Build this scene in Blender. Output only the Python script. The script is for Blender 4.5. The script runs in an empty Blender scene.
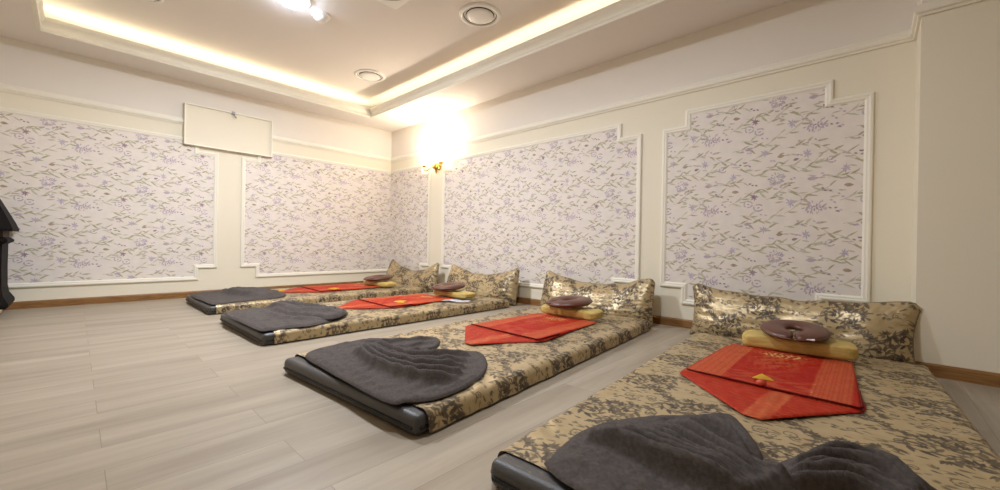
import bpy, bmesh, math, random
import numpy as np
from mathutils import Vector, Matrix
from mathutils.geometry import delaunay_2d_cdt

S = bpy.context.scene
COL = S.collection
# ------------------------------------------------------------------ camera
CX, CY, CH = 6.0911, -3.7305, 0.72
YAW, PITCH, ROLL, FPX = 2.3215, -0.0029, -0.0173, 397.11
fw = np.array([math.cos(YAW)*math.cos(PITCH), math.sin(YAW)*math.cos(PITCH), math.sin(PITCH)])
r0 = np.array([math.sin(YAW), -math.cos(YAW), 0.0]); u0 = np.cross(r0, fw)
rt = r0*math.cos(ROLL) - u0*math.sin(ROLL); up = np.cross(rt, fw)
cd = bpy.data.cameras.new('camera'); cam = bpy.data.objects.new('camera', cd); COL.objects.link(cam)
cd.sensor_fit = 'HORIZONTAL'; cd.sensor_width = 36.0; cd.lens = FPX*36.0/1000.0; cd.clip_start = 0.02
cam.matrix_world = Matrix(((rt[0], up[0], -fw[0], CX), (rt[1], up[1], -fw[1], CY), (rt[2], up[2], -fw[2], CH), (0, 0, 0, 1)))
S.camera = cam

def at(p, z):
    """floor-parallel position of a spot measured in the photograph"""
    d = fw + rt*(p[0]-500)/FPX - up*(p[1]-245)/FPX
    t = (z-CH)/d[2]
    return (CX+d[0]*t, CY+d[1]*t)

# ------------------------------------------------------------------ world, exposure, lights
S.view_settings.view_transform = 'Standard'; S.view_settings.look = 'None'
S.view_settings.gamma = 1.0; S.view_settings.use_curve_mapping = False
S.view_settings.exposure = 0.40
w = bpy.data.worlds.new('world'); S.world = w; w.use_nodes = True
w.node_tree.nodes['Background'].inputs[0].default_value = (1, .93, .82, 1)
w.node_tree.nodes['Background'].inputs[1].default_value = 0.02

ZC, ZU = 2.62, 2.90                      # soffit, upper ceiling
RX0, RX1, RY0, RY1 = 0.466, 7.95, -3.97, -0.65   # opening of the ceiling recess
BX0, BX1, BY0, BY1 = 0.06, 8.2, -4.5, -0.14    # walls of the recess
ROOM_X, ROOM_Y = 8.4, -4.66
PX, PY = 6.29, -0.35                     # jog of the right wall
WARM, COOL = (1.0, .89, .64), (.84, .91, 1.0)
DOWN = at((293, 3), ZU-.05)
FILL_LAMP = (4.6, -2.3)  # added fill lamp, out of view, lifts the right side

def lamp(name, kind, loc, power, color, rot=(0, 0, 0), **kw):
    l = bpy.data.lights.new(name, kind); l.energy = power; l.color = color
    for k, v in kw.items(): setattr(l, k, v)
    o = bpy.data.objects.new(name, l); o.location = loc; o.rotation_euler = rot; COL.objects.link(o); return o
lamp('ceiling_area_light', 'AREA', (DOWN[0], DOWN[1], ZU-.085), 64, COOL, shape='DISK', size=.2)
PI = math.pi
lamp('ceiling_area_light', 'AREA', (FILL_LAMP[0], FILL_LAMP[1], ZU-.085), 29, COOL, shape='DISK', size=.2)  # area light of the added fill lamp
COVE = 1.9
lamp('cove_light_left', 'AREA', (.29, (RY0+RY1)/2, ZC+.10), COVE*3.4, WARM, (PI, 0, 0), shape='RECTANGLE', size=.05, size_y=3.4)
lamp('cove_light_back', 'AREA', (4.2, -.586, ZC+.04), COVE*5.6, WARM, (PI, 0, 0), shape='RECTANGLE', size=7.4, size_y=.03)
lamp('cove_light_front', 'AREA', (4.2, RY0-.16, ZC+.08), COVE*5.6, WARM, (PI, 0, 0), shape='RECTANGLE', size=7.4, size_y=.05)

# ------------------------------------------------------------------ helpers
def srgb(r, g, b):
    f = lambda c: (c/255/12.92) if c/255 <= .04045 else ((c/255+.055)/1.055)**2.4
    return (f(r), f(g), f(b), 1)

def mat(name, col, rough=.6, spec=.5, metal=0., col2=None, scale=20, bump=0., bscale=60, emit=None, estr=0., stretch=None, detail=4):
    m = bpy.data.materials.new(name); m.use_nodes = True
    nt = m.node_tree; b = nt.nodes['Principled BSDF']
    b.inputs['Base Color'].default_value = col; b.inputs['Roughness'].default_value = rough
    b.inputs['Specular IOR Level'].default_value = spec; b.inputs['Metallic'].default_value = metal
    tc = nt.nodes.new('ShaderNodeTexCoord'); src = tc.outputs['Object']
    if stretch:
        mp = nt.nodes.new('ShaderNodeMapping'); mp.inputs['Scale'].default_value = stretch
        nt.links.new(src, mp.inputs[0]); src = mp.outputs[0]
    if col2:
        n = nt.nodes.new('ShaderNodeTexNoise'); n.inputs['Scale'].default_value = scale; n.inputs['Detail'].default_value = detail
        nt.links.new(src, n.inputs['Vector'])
        rp = nt.nodes.new('ShaderNodeValToRGB'); rp.color_ramp.elements[0].color = col; rp.color_ramp.elements[1].color = col2
        rp.color_ramp.elements[0].position = .35; rp.color_ramp.elements[1].position = .65
        nt.links.new(n.outputs[0], rp.inputs[0]); nt.links.new(rp.outputs[0], b.inputs['Base Color'])
    if bump:
        n = nt.nodes.new('ShaderNodeTexNoise'); n.inputs['Scale'].default_value = bscale; n.inputs['Detail'].default_value = 3
        nt.links.new(src, n.inputs['Vector'])
        bp = nt.nodes.new('ShaderNodeBump'); bp.inputs['Strength'].default_value = bump; bp.inputs['Distance'].default_value = .004
        nt.links.new(n.outputs[0], bp.inputs['Height']); nt.links.new(bp.outputs[0], b.inputs['Normal'])
    if emit:
        b.inputs['Emission Color'].default_value = emit; b.inputs['Emission Strength'].default_value = estr
    return m

M = {}
M['wall'] = mat('cream_paint', srgb(241, 232, 211), .75, .3, bump=.15, bscale=220)
def two_tone(m, col, z):
    """a second paint above the picture rail"""
    nt = m.node_tree; b = nt.nodes['Principled BSDF']
    tc = nt.nodes.new('ShaderNodeTexCoord'); sp = nt.nodes.new('ShaderNodeSeparateXYZ'); nt.links.new(tc.outputs['Object'], sp.inputs[0])
    gt = nt.nodes.new('ShaderNodeMath'); gt.operation = 'GREATER_THAN'; gt.inputs[1].default_value = z; nt.links.new(sp.outputs['Z'], gt.inputs[0])
    mx = nt.nodes.new('ShaderNodeMix'); mx.data_type = 'RGBA'; mx.inputs[6].default_value = b.inputs['Base Color'].default_value; mx.inputs[7].default_value = col
    nt.links.new(gt.outputs[0], mx.inputs[0]); nt.links.new(mx.outputs[2], b.inputs['Base Color'])
two_tone(M['wall'], srgb(238, 230, 219), 2.135)
M['far'] = mat('tan_paint', srgb(216, 202, 178), .8, .2, bump=.15, bscale=220)
M['ceil'] = mat('ceiling_paint', srgb(238, 231, 224), .85, .2, bump=.08, bscale=150)
M['trim'] = mat('white_gloss_paint', srgb(246, 240, 224), .45, .5, bump=.05)
M['base'] = mat('brown_wood', srgb(128, 88, 48), .45, .4, col2=srgb(156, 114, 66), scale=9, stretch=(1, 1, 12), bump=.1)
M['paper'] = mat('wallpaper_ground', srgb(240, 231, 222), .7, .3, col2=srgb(235, 225, 217), scale=14, bump=.12, bscale=260)
for k, c1, c2 in [('leaf', (194, 188, 156), (212, 205, 184)), ('leafd', (174, 166, 130), (198, 190, 160)), ('stem', (190, 182, 162), (206, 198, 184)),
                  ('mauve', (186, 166, 178), (208, 192, 200)), ('lilac', (188, 174, 190), (210, 198, 206)), ('plum', (152, 124, 138), (180, 156, 166)), ('brown', (168, 146, 122), (192, 174, 150))]:
    M[k] = mat('print_'+k, srgb(*c1), .7, .3, col2=srgb(*c2), scale=60)
M['vinyl'] = mat('charcoal_vinyl', srgb(70, 67, 66), .42, .5, bump=.25, bscale=180)
M['zip'] = mat('black_zipper_tape', srgb(22, 21, 21), .6, bump=.3, bscale=300)
M['blanket'] = mat('charcoal_knit', srgb(96, 88, 84), .95, .15, col2=srgb(82, 75, 72), scale=90, bump=.5, bscale=420)
M['yellow'] = mat('yellow_satin', srgb(214, 188, 114), .5, .4, col2=srgb(194, 164, 88), scale=12, stretch=(1, 6, 6), bump=.5, bscale=70)
M['leather'] = mat('brown_leatherette', srgb(98, 60, 48), .36, .5, bump=.12, bscale=200)
M['white'] = mat('white_cloth', srgb(238, 236, 240), .7, bump=.1)
M['gold'] = mat('yellow_folded_cloth', srgb(224, 178, 40), .55, col2=srgb(206, 152, 28), scale=30, bump=.2)
M['redknot'] = mat('red_bead', srgb(196, 70, 46), .4, bump=.1)
M['brass'] = mat('brass', srgb(196, 152, 78), .28, .5, metal=1., bump=.05)
M['glass'] = mat('frosted_glass', srgb(255, 246, 228), .4, emit=(1., .80, .52, 1), estr=11)
M['diffuser'] = mat('lamp_diffuser', srgb(250, 250, 255), .5, emit=(.70, .81, 1., 1), estr=60)
M['dim'] = mat('fill_lamp_diffuser', srgb(250, 250, 255), .5, emit=(.86, .92, 1., 1), estr=5)  # glow of the added fill lamp
M['plastic'] = mat('white_plastic', srgb(250, 247, 240), .4, bump=.03)
M['vgap'] = mat('dark_slot', srgb(60, 50, 44), .9, bump=.1)
M['grille'] = mat('grey_grille', srgb(128, 122, 116), .6, bump=.1)
M['darkwood'] = mat('black_stained_wood', srgb(24, 20, 18), .7, .15, col2=srgb(14, 12, 11), scale=16, stretch=(1, 1, .2), bump=.2)
M['tan'] = mat('brown_panel', srgb(60, 42, 28), .6, .2, bump=.15)
M['metal'] = mat('grey_metal', srgb(150, 148, 144), .35, metal=.8, bump=.05)

def floor_material():
    m = bpy.data.materials.new('greige_laminate'); m.use_nodes = True; nt = m.node_tree; b = nt.nodes['Principled BSDF']
    tc = nt.nodes.new('ShaderNodeTexCoord'); mp = nt.nodes.new('ShaderNodeMapping')
    mp.inputs['Rotation'].default_value = (0, 0, PI/2); nt.links.new(tc.outputs['Object'], mp.inputs[0])
    br = nt.nodes.new('ShaderNodeTexBrick'); br.inputs['Scale'].default_value = 1; br.offset = .37
    br.inputs['Brick Width'].default_value = 1.22; br.inputs['Row Height'].default_value = .19; br.inputs['Mortar Size'].default_value = 0.0011
    br.inputs['Mortar Smooth'].default_value = .2
    br.inputs['Color1'].default_value = (0, 0, 0, 1); br.inputs['Color2'].default_value = (1, 1, 1, 1); br.inputs['Mortar'].default_value = (.5, .5, .5, 1)
    nt.links.new(mp.outputs[0], br.inputs['Vector'])
    mp2 = nt.nodes.new('ShaderNodeMapping'); mp2.inputs['Scale'].default_value = (9, .8, 1); nt.links.new(tc.outputs['Object'], mp2.inputs[0])
    ad = nt.nodes.new('ShaderNodeVectorMath'); ad.operation = 'ADD'; sc = nt.nodes.new('ShaderNodeVectorMath'); sc.operation = 'SCALE'; sc.inputs['Scale'].default_value = 7
    nt.links.new(br.outputs['Color'], sc.inputs[0]); nt.links.new(mp2.outputs[0], ad.inputs[0]); nt.links.new(sc.outputs[0], ad.inputs[1])
    n = nt.nodes.new('ShaderNodeTexNoise'); n.inputs['Scale'].default_value = 1.0; n.inputs['Detail'].default_value = 8; n.inputs['Roughness'].default_value = .6
    nt.links.new(ad.outputs[0], n.inputs['Vector'])
    rp = nt.nodes.new('ShaderNodeValToRGB'); e = rp.color_ramp.elements
    e[0].position = .3; e[0].color = srgb(146, 132, 114); e[1].position = .68; e[1].color = srgb(176, 163, 145)
    nt.links.new(n.outputs[0], rp.inputs[0])
    mx = nt.nodes.new('ShaderNodeMix'); mx.data_type = 'RGBA'; nt.links.new(br.outputs['Fac'], mx.inputs[0])
    nt.links.new(rp.outputs[0], mx.inputs[6]); mx.inputs[7].default_value = srgb(130, 118, 102)
    nt.links.new(mx.outputs[2], b.inputs['Base Color']); b.inputs['Roughness'].default_value = .42; b.inputs['Specular IOR Level'].default_value = .35
    bp = nt.nodes.new('ShaderNodeBump'); bp.inputs['Strength'].default_value = .12; bp.inputs['Distance'].default_value = .002
    nt.links.new(n.outputs[0], bp.inputs['Height']); nt.links.new(bp.outputs[0], b.inputs['Normal'])
    return m
M['floor'] = floor_material()

def weave_material(name, ground, ground2, motif, motif2, rough, rough2, spec, bump, metal=0., attr='print'):
    """cloth whose woven pattern (a point attribute) mixes a ground and a motif yarn"""
    m = bpy.data.materials.new(name); m.use_nodes = True; nt = m.node_tree; b = nt.nodes['Principled BSDF']
    at_ = nt.nodes.new('ShaderNodeAttribute'); at_.attribute_name = attr
    tc = nt.nodes.new('ShaderNodeTexCoord')
    n = nt.nodes.new('ShaderNodeTexNoise'); n.inputs['Scale'].default_value = 25; n.inputs['Detail'].default_value = 5
    nt.links.new(tc.outputs['Object'], n.inputs['Vector'])
    g = nt.nodes.new('ShaderNodeMix'); g.data_type = 'RGBA'; g.inputs[6].default_value = ground; g.inputs[7].default_value = ground2
    k = nt.nodes.new('ShaderNodeMix'); k.data_type = 'RGBA'; k.inputs[6].default_value = motif; k.inputs[7].default_value = motif2
    nt.links.new(n.outputs[0], g.inputs[0]); nt.links.new(n.outputs[0], k.inputs[0])
    mx = nt.nodes.new('ShaderNodeMix'); mx.data_type = 'RGBA'
    nt.links.new(at_.outputs['Fac'], mx.inputs[0]); nt.links.new(g.outputs[2], mx.inputs[6]); nt.links.new(k.outputs[2], mx.inputs[7])
    nt.links.new(mx.outputs[2], b.inputs['Base Color'])
    mr = nt.nodes.new('ShaderNodeMapRange'); mr.inputs['To Min'].default_value = rough; mr.inputs['To Max'].default_value = rough2
    nt.links.new(at_.outputs['Fac'], mr.inputs[0]); nt.links.new(mr.outputs[0], b.inputs['Roughness'])
    b.inputs['Specular IOR Level'].default_value = spec; b.inputs['Metallic'].default_value = metal
    n2 = nt.nodes.new('ShaderNodeTexNoise'); n2.inputs['Scale'].default_value = 45; n2.inputs['Detail'].default_value = 4
    nt.links.new(tc.outputs['Object'], n2.inputs['Vector'])
    bp = nt.nodes.new('ShaderNodeBump'); bp.inputs['Strength'].default_value = bump; bp.inputs['Distance'].default_value = .006
    nt.links.new(n2.outputs[0], bp.inputs['Height']); nt.links.new(bp.outputs[0], b.inputs['Normal'])
    return m
M['brocade'] = weave_material('gold_brocade', srgb(200, 180, 140), srgb(172, 148, 108), srgb(62, 53, 46), srgb(88, 75, 62), .36, .55, .6, .35, .35)
M['shade_binding'] = mat('maroon_shade_binding', srgb(104, 16, 13), .8, .2, bump=.2)  # dark tone painting the shadow line and binding at the fold
M['red'] = weave_material('red_woven_silk', srgb(176, 18, 9), srgb(152, 12, 7), srgb(192, 80, 48), srgb(206, 126, 76), .6, .6, .15, .3)

def gilt(m, col):
    nt = m.node_tree; b = nt.nodes['Principled BSDF']; src = b.inputs['Base Color'].links[0].from_socket
    at_ = [n for n in nt.nodes if n.bl_idname == 'ShaderNodeAttribute'][0]
    mr = nt.nodes.new('ShaderNodeMapRange'); mr.inputs['From Min'].default_value = .8; nt.links.new(at_.outputs['Fac'], mr.inputs[0])
    mx = nt.nodes.new('ShaderNodeMix'); mx.data_type = 'RGBA'; nt.links.new(mr.outputs[0], mx.inputs[0]); nt.links.new(src, mx.inputs[6]); mx.inputs[7].default_value = col
    nt.links.new(mx.outputs[2], b.inputs['Base Color'])
gilt(M['red'], srgb(222, 184, 116))
def link_mesh(name, me, m=None, parent=None, smooth=True):
    o = bpy.data.objects.new(name, me); COL.objects.link(o)
    if m is not None:
        for q in (m if isinstance(m, list) else [m]): me.materials.append(q)
    if smooth: me.polygons.foreach_set('use_smooth', [True]*len(me.polygons))
    if parent: o.parent = parent
    return o
def obj(name, bm, m=None, parent=None, smooth=False):
    bmesh.ops.recalc_face_normals(bm, faces=bm.faces)
    me = bpy.data.meshes.new(name); bm.to_mesh(me); bm.free()
    return link_mesh(name, me, m, parent, smooth)
def tag(o, label, cat, group=None):
    o['label'] = label; o['category'] = cat
    if group: o['group'] = group
    return o
def thing(name, label, cat, loc=(0, 0, 0), rz=0., group=None):
    o = bpy.data.objects.new(name, None); COL.objects.link(o); o.empty_display_size = .1
    o.location = loc; o.rotation_euler = (0, 0, rz)
    return tag(o, label, cat, group)
def struct(name, bm, m):
    o = obj(name, bm, m); o['kind'] = 'structure'; return o
def box(bm, x0, x1, y0, y1, z0, z1, bev=0., seg=2):
    r = bmesh.ops.create_cube(bm, size=1.)
    for v in r['verts']:
        v.co = ((x0+x1)/2+v.co.x*(x1-x0), (y0+y1)/2+v.co.y*(y1-y0), (z0+z1)/2+v.co.z*(z1-z0))
    if bev:
        es = list({e for v in r['verts'] for e in v.link_edges})
        bmesh.ops.bevel(bm, geom=es, offset=bev, segments=seg, profile=.5, affect='EDGES', clamp_overlap=True)
    return bm
def lathe(bm, prof, seg=40, c=(0, 0, 0)):
    rows = []
    for r, z in prof:
        if r < 1e-6: rows.append([bm.verts.new((c[0], c[1], c[2]+z))])
        else: rows.append([bm.verts.new((c[0]+r*math.cos(2*PI*i/seg), c[1]+r*math.sin(2*PI*i/seg), c[2]+z)) for i in range(seg)])
    for a, b in zip(rows, rows[1:]):
        for i in range(seg):
            j = (i+1) % seg
            f = [a[i % len(a)], a[j % len(a)], b[j % len(b)], b[i % len(b)]]
            f = list(dict.fromkeys(f))
            if len(f) > 2: bm.faces.new(f)
    return bm
def tube(bm, pts, r, seg=10):
    pts = [Vector(p) for p in pts]; rows = []
    rs = r if isinstance(r, list) else [r]*len(pts)
    for i, p in enumerate(pts):
        t = (pts[min(i+1, len(pts)-1)]-pts[max(i-1, 0)]).normalized()
        a = t.cross(Vector((0, 0, 1))) if abs(t.z) < .95 else t.cross(Vector((1, 0, 0)))
        a.normalize(); b = t.cross(a)
        rows.append([bm.verts.new(p+a*rs[i]*math.cos(2*PI*k/seg)+b*rs[i]*math.sin(2*PI*k/seg)) for k in range(seg)])
    for a, b in zip(rows, rows[1:]):
        for k in range(seg): bm.faces.new([a[k], a[(k+1) % seg], b[(k+1) % seg], b[k]])
    bm.faces.new(rows[0]); bm.faces.new(rows[-1][::-1])
    return bm
def spline(pts, n=8, closed=False):
    P = [np.array(p, float) for p in pts]; out = []; N = len(P)
    for i in range(N if closed else N-1):
        p0, p1, p2, p3 = [P[(i+k) % N] if closed else P[min(max(i+k, 0), N-1)] for k in (-1, 0, 1, 2)]
        for k in range(n):
            t = k/n
            out.append(.5*((2*p1)+(-p0+p2)*t+(2*p0-5*p1+4*p2-p3)*t*t+(-p0+3*p1-3*p2+p3)*t**3))
    if not closed: out.append(P[-1])
    return [tuple(p) for p in out]
def noise2(x, y, seed, wl):
    r = np.random.RandomState(seed); z = np.zeros_like(x)
    for k in range(9):
        a = r.uniform(0, 2*PI); f = 2*PI/(wl*r.uniform(.6, 1.7)); z = z+np.sin((x*math.cos(a)+y*math.sin(a))*f+r.uniform(0, 2*PI))
    return z/3.2
def grid_obj(name, P, m, parent=None, pr=None, close_u=False):
    nu, nv = P.shape[:2]
    me = bpy.data.meshes.new(name)
    idx = np.arange(nu*nv).reshape(nu, nv)
    iu = np.arange(nu if close_u else nu-1); a = idx[iu][:, :-1]; b = idx[(iu+1) % nu][:, :-1]; c = idx[(iu+1) % nu][:, 1:]; d = idx[iu][:, 1:]
    F = np.stack([a, b, c, d], -1).reshape(-1, 4)
    me.vertices.add(nu*nv); me.vertices.foreach_set('co', P.reshape(-1).astype(np.float32))
    me.loops.add(F.size); me.loops.foreach_set('vertex_index', F.reshape(-1).astype(np.int32))
    me.polygons.add(len(F)); me.polygons.foreach_set('loop_start', np.arange(0, F.size, 4, dtype=np.int32))
    me.update(calc_edges=True)
    if pr is not None:
        at_ = me.attributes.new('print', 'FLOAT', 'POINT'); at_.data.foreach_set('value', pr.reshape(-1).astype(np.float32))
    return link_mesh(name, me, m, parent)

# ------------------------------------------------------------------ the room shell
TH = .12
bm = bmesh.new(); box(bm, -TH, ROOM_X+TH, ROOM_Y-TH, TH, -.1, 0); struct('floor', bm, M['floor'])
bm = bmesh.new(); box(bm, -TH, 0, ROOM_Y-TH, TH, 0, ZU+.1); struct('wall_left', bm, M['wall'])
bm = bmesh.new(); box(bm, 0, PX, 0, TH, 0, ZU+.1); struct('wall_back', bm, M['wall'])
bm = bmesh.new(); box(bm, PX, ROOM_X, PY, TH, 0, ZU+.1); struct('wall_jog', bm, M['wall'])      # the part that juts out at the right
bm = bmesh.new(); box(bm, ROOM_X, ROOM_X+TH, ROOM_Y-TH, TH, 0, ZU+.1); struct('wall_right', bm, M['far'])
bm = bmesh.new(); box(bm, 0, ROOM_X, ROOM_Y-TH, ROOM_Y, 0, ZU+.1); struct('wall_front', bm, M['far'])
bm = bmesh.new()                                   # upper ceiling, recess walls, soffit and lip in one shell
def strip(bm, loops):
    R = [[bm.verts.new(p) for p in l] for l in loops]
    for a, b in zip(R, R[1:]):
        for i in range(4): bm.faces.new([a[i], a[(i+1) % 4], b[(i+1) % 4], b[i]])
    return R
def rect(x0, x1, y0, y1, z): return [(x0, y0, z), (x1, y0, z), (x1, y1, z), (x0, y1, z)]
def grow(d, z): return rect(RX0-d, RX1+d, RY0-d, RY1+d, z)
R = strip(bm, [rect(0, ROOM_X, ROOM_Y, 0, ZC), grow(.012, ZC), grow(.012, ZC+.12), grow(.035, ZC+.12), grow(.035, ZC+.02), rect(BX0, BX1, BY0, BY1, ZC+.02), rect(BX0, BX1, BY0, BY1, ZU-.02), rect(BX0+.02, BX1-.02, BY0+.02, BY1-.02, ZU)])
bm.faces.new(R[-1])
me = bpy.data.meshes.new('ceiling'); bm.to_mesh(me); bm.free(); o = link_mesh('ceiling', me, M['ceil'], None, False); o['kind'] = 'structure'
bm = bmesh.new(); box(bm, -TH, ROOM_X+TH, ROOM_Y-TH, TH, ZU+.1, ZU+.2); o = struct('ceiling_slab', bm, M['ceil'])
bm = bmesh.new()                                   # crown moulding on the lip of the recess
R = strip(bm, [grow(.02, ZC+.0), grow(-.012, ZC-.012), grow(-.018, ZC+.006), grow(-.006, ZC+.02), grow(.002, ZC+.035), grow(.000, ZC+.055), grow(-.012, ZC+.075), grow(-.028, ZC+.09), grow(-.034, ZC+.1), grow(-.034, ZC+.122), grow(.0, ZC+.126), grow(.03, ZC+.126)])
o = struct('trim_1', bm, M['trim'])

def path_sweep(bm, pts, prof, closed=False):
    """sweep profile (outward offset d, height h) along a path in plan; pts (x, y), outward = left-hand normal"""
    n = len(pts); rows = []
    for i in range(n):
        p = Vector(pts[i]); a = Vector(pts[i-1]) if (i > 0 or closed) else None; b = Vector(pts[(i+1) % n]) if (i < n-1 or closed) else None
        d1 = (p-a).normalized() if a is not None else (b-p).normalized(); d2 = (b-p).normalized() if b is not None else d1
        n1 = Vector((-d1.y, d1.x)); n2 = Vector((-d2.y, d2.x)); mm = (n1+n2)/(1+n1.dot(n2))
        rows.append([(p+mm*d, h) for d, h in prof])
    return rows
def sweep_plan(name, pts, prof, m, kind='structure'):
    bm = bmesh.new(); rows = path_sweep(bm, pts, prof)
    V = [[bm.verts.new((q.x, q.y, h)) for q, h in r] for r in rows]
    for a, b in zip(V, V[1:]):
        for i in range(len(prof)): bm.faces.new([a[i], a[(i+1) % len(prof)], b[(i+1) % len(prof)], b[i]])
    bm.faces.new(V[0]); bm.faces.new(V[-1][::-1])
    o = obj(name, bm, m); o['kind'] = kind; return o
# left-hand normal points into the room when walking the walls with the room on the left
WB = [(ROOM_X, PY), (PX, PY), (PX, 0), (0, 0)]
rail = [(0, 2.095), (.012, 2.095), (.016, 2.108), (.026, 2.114), (.03, 2.128), (.03, 2.14), (.02, 2.152), (.016, 2.166), (.006, 2.172), (0, 2.172)]
base = [(0, 0), (.014, 0), (.014, .062), (.008, .074), (0, .074)]
sweep_plan('trim_2', [(ROOM_X, PY), (PX, PY), (PX, 0), (0, 0), (0, ROOM_Y)], rail, M['trim'])
sweep_plan('baseboard_back', WB, base, M['base'])
sweep_plan('baseboard_left', [(0, 0), (0, ROOM_Y)], base, M['base'])

# ------------------------------------------------------------------ wallpaper panels
PW, PH = .706, .605
rnd = random.Random(5)
def leafpoly(u, w, a, L, W, bend=0.):
    pts = []
    for s in (1, -1):
        for k in range(6):
            t = k/5 if s > 0 else 1-k/5
            x = t*L; y = s*W*.5*math.sin(PI*t**.8)+bend*math.sin(PI*t)*L
            if (s > 0) or (0 < k < 5): pts.append((u+x*math.cos(a)-y*math.sin(a), w+x*math.sin(a)+y*math.cos(a)))
    return pts
def strokepoly(pts, W):
    l, r = [], []
    for i, p in enumerate(pts):
        a = pts[max(i-1, 0)]; b = pts[min(i+1, len(pts)-1)]; dx, dy = b[0]-a[0], b[1]-a[1]; d = math.hypot(dx, dy) or 1
        l.append((p[0]-dy/d*W/2, p[1]+dx/d*W/2)); r.append((p[0]+dy/d*W/2, p[1]-dx/d*W/2))
    return [[l[i], l[i+1], r[i+1], r[i]] for i in range(len(pts)-1)]
TILE = []          # (material, polygon) in tile units
LAY = {'stem': 0, 'leaf': 1, 'leafd': 2, 'brown': 3, 'lilac': 4, 'mauve': 5, 'plum': 6}
def sprig(u, w, a, n, L, curve=.3, mats=('leaf', 'leafd')):
    pts = []
    for k in range(8):
        t = k/7*L; pts.append((u+t*math.cos(a+curve*k/7), w+t*math.sin(a+curve*k/7)))
    for q in strokepoly(pts, .0035): TILE.append(('stem', q))
    for k in range(n):
        p = pts[min(7, 1+int(k*6/max(1, n-1)))] if n > 1 else pts[5]
        s = 1 if k % 2 else -1
        la = a+curve*.6+s*rnd.uniform(.35, .9)
        if abs(math.sin(la)) > .75: la *= .6
        TILE.append((rnd.choice(mats), leafpoly(p[0], p[1], la, rnd.uniform(.05, .085), rnd.uniform(.010, .017), rnd.uniform(-.08, .08))))
def pom(u, w, rx, ry, mats=('mauve', 'lilac', 'mauve')):
    for k in range(64):
        a = rnd.uniform(0, 2*PI); q = math.sqrt(rnd.uniform(0, 1))
        x, y = u+rx*q*math.cos(a), w+ry*q*math.sin(a)
        TILE.append((rnd.choice(mats), leafpoly(x, y, a+rnd.uniform(-.5, .5), rnd.uniform(.014, .024), rnd.uniform(.006, .009))))
    for k in range(7): TILE.append(('plum', leafpoly(u+rnd.uniform(-.5, .5)*rx, w+rnd.uniform(-.5, .5)*ry, rnd.uniform(0, 6), .012, .004)))
def rose(u, w, r):
    for k in range(3):
        a0 = k*2.1+rnd.uniform(0, .6)
        pts = [(u+r*math.cos(a0+t*.32)*1.2, w+r*math.sin(a0+t*.32)) for t in range(6)]
        for q in strokepoly(pts, r*.38): TILE.append((('mauve', 'lilac', 'mauve')[k], q))
    TILE.append(('plum', leafpoly(u-r*.4, w-r*.1, .2, r*.9, r*.3)))
def star(u, w, r, m='lilac'):
    for k in range(8): TILE.append((m, leafpoly(u, w, k*PI/4+rnd.uniform(-.2, .2), r*rnd.uniform(.7, 1.15), r*.26)))
def buds(u, w, n, m='plum'):
    for k in range(n): TILE.append((m, leafpoly(u+k*.022+rnd.uniform(-.006, .006), w+rnd.uniform(-.014, .014)-k*.006, rnd.uniform(-.7, .3), .022, .012)))
pom(.08, .06, .062, .04); buds(.16, .045, 3, 'plum'); buds(.20, .03, 2, 'lilac')
pom(.55, .29, .048, .036, ('lilac', 'lilac', 'mauve')); buds(.50, .235, 4, 'lilac'); buds(.60, .25, 2)
rose(.36, .10, .024); rose(.43, .07, .026); star(.40, .155, .034, 'plum'); rose(.17, .40, .022)
star(.64, .10, .04); star(.25, .33, .036); star(.03, .46, .036, 'lilac'); star(.47, .50, .034)
TILE.append(('brown', leafpoly(.55, .46, .1, .05, .026))); TILE.append(('brown', leafpoly(.24, .21, -.1, .055, .026))); TILE.append(('leafd', leafpoly(.56, .475, .3, .04, .012)))
TILE.append(('mauve', leafpoly(.03, .27, .05, .07, .03))); TILE.append(('mauve', leafpoly(.33, .54, .25, .06, .026))); TILE.append(('plum', leafpoly(.65, .42, .3, .04, .02)))
buds(.29, .44, 4); buds(.11, .19, 3, 'plum'); buds(.68, .56, 3, 'mauve'); buds(.36, .26, 3, 'plum'); buds(.07, .56, 2, 'lilac')
for args in [(.22, .10, .35, 5, .17), (.0, .15, .15, 4, .17), (.33, .19, -.2, 4, .15), (.48, .13, .3, 5, .18), (.60, .02, .4, 4, .16), (.15, .27, .2, 5, .17), (.40, .33, .1, 5, .18),
             (.62, .20, -.25, 3, .12), (.02, .36, .3, 4, .15), (.27, .40, -.3, 4, .15), (.52, .38, .25, 5, .18), (.13, .47, .1, 5, .18), (.36, .45, .35, 4, .15), (.60, .52, .1, 4, .14),
             (.05, .53, -.2, 3, .12), (.24, .54, .15, 4, .15), (.45, .56, .2, 4, .14), (.30, .01, .1, 3, .12), (.44, .21, .3, 2, .09), (.68, .33, .3, 4, .15)]:
    sprig(*args, curve=rnd.uniform(-.5, .6))
for k in range(34):
    TILE.append((rnd.choice(['leaf', 'leaf', 'leafd', 'stem']), leafpoly(rnd.uniform(0, PW), rnd.uniform(0, PH), rnd.uniform(-.5, .5), rnd.uniform(.04, .08), rnd.uniform(.009, .015), rnd.uniform(-.1, .1))))
for k in range(12): buds(rnd.uniform(0, PW), rnd.uniform(0, PH), 2, rnd.choice(['lilac', 'mauve']))
PM = ['stem', 'leaf', 'leafd', 'brown', 'lilac', 'mauve', 'plum']
TB = [(PM.index(m), p, (min(q[0] for q in p), max(q[0] for q in p), min(q[1] for q in p), max(q[1] for q in p))) for m, p in TILE]
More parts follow.
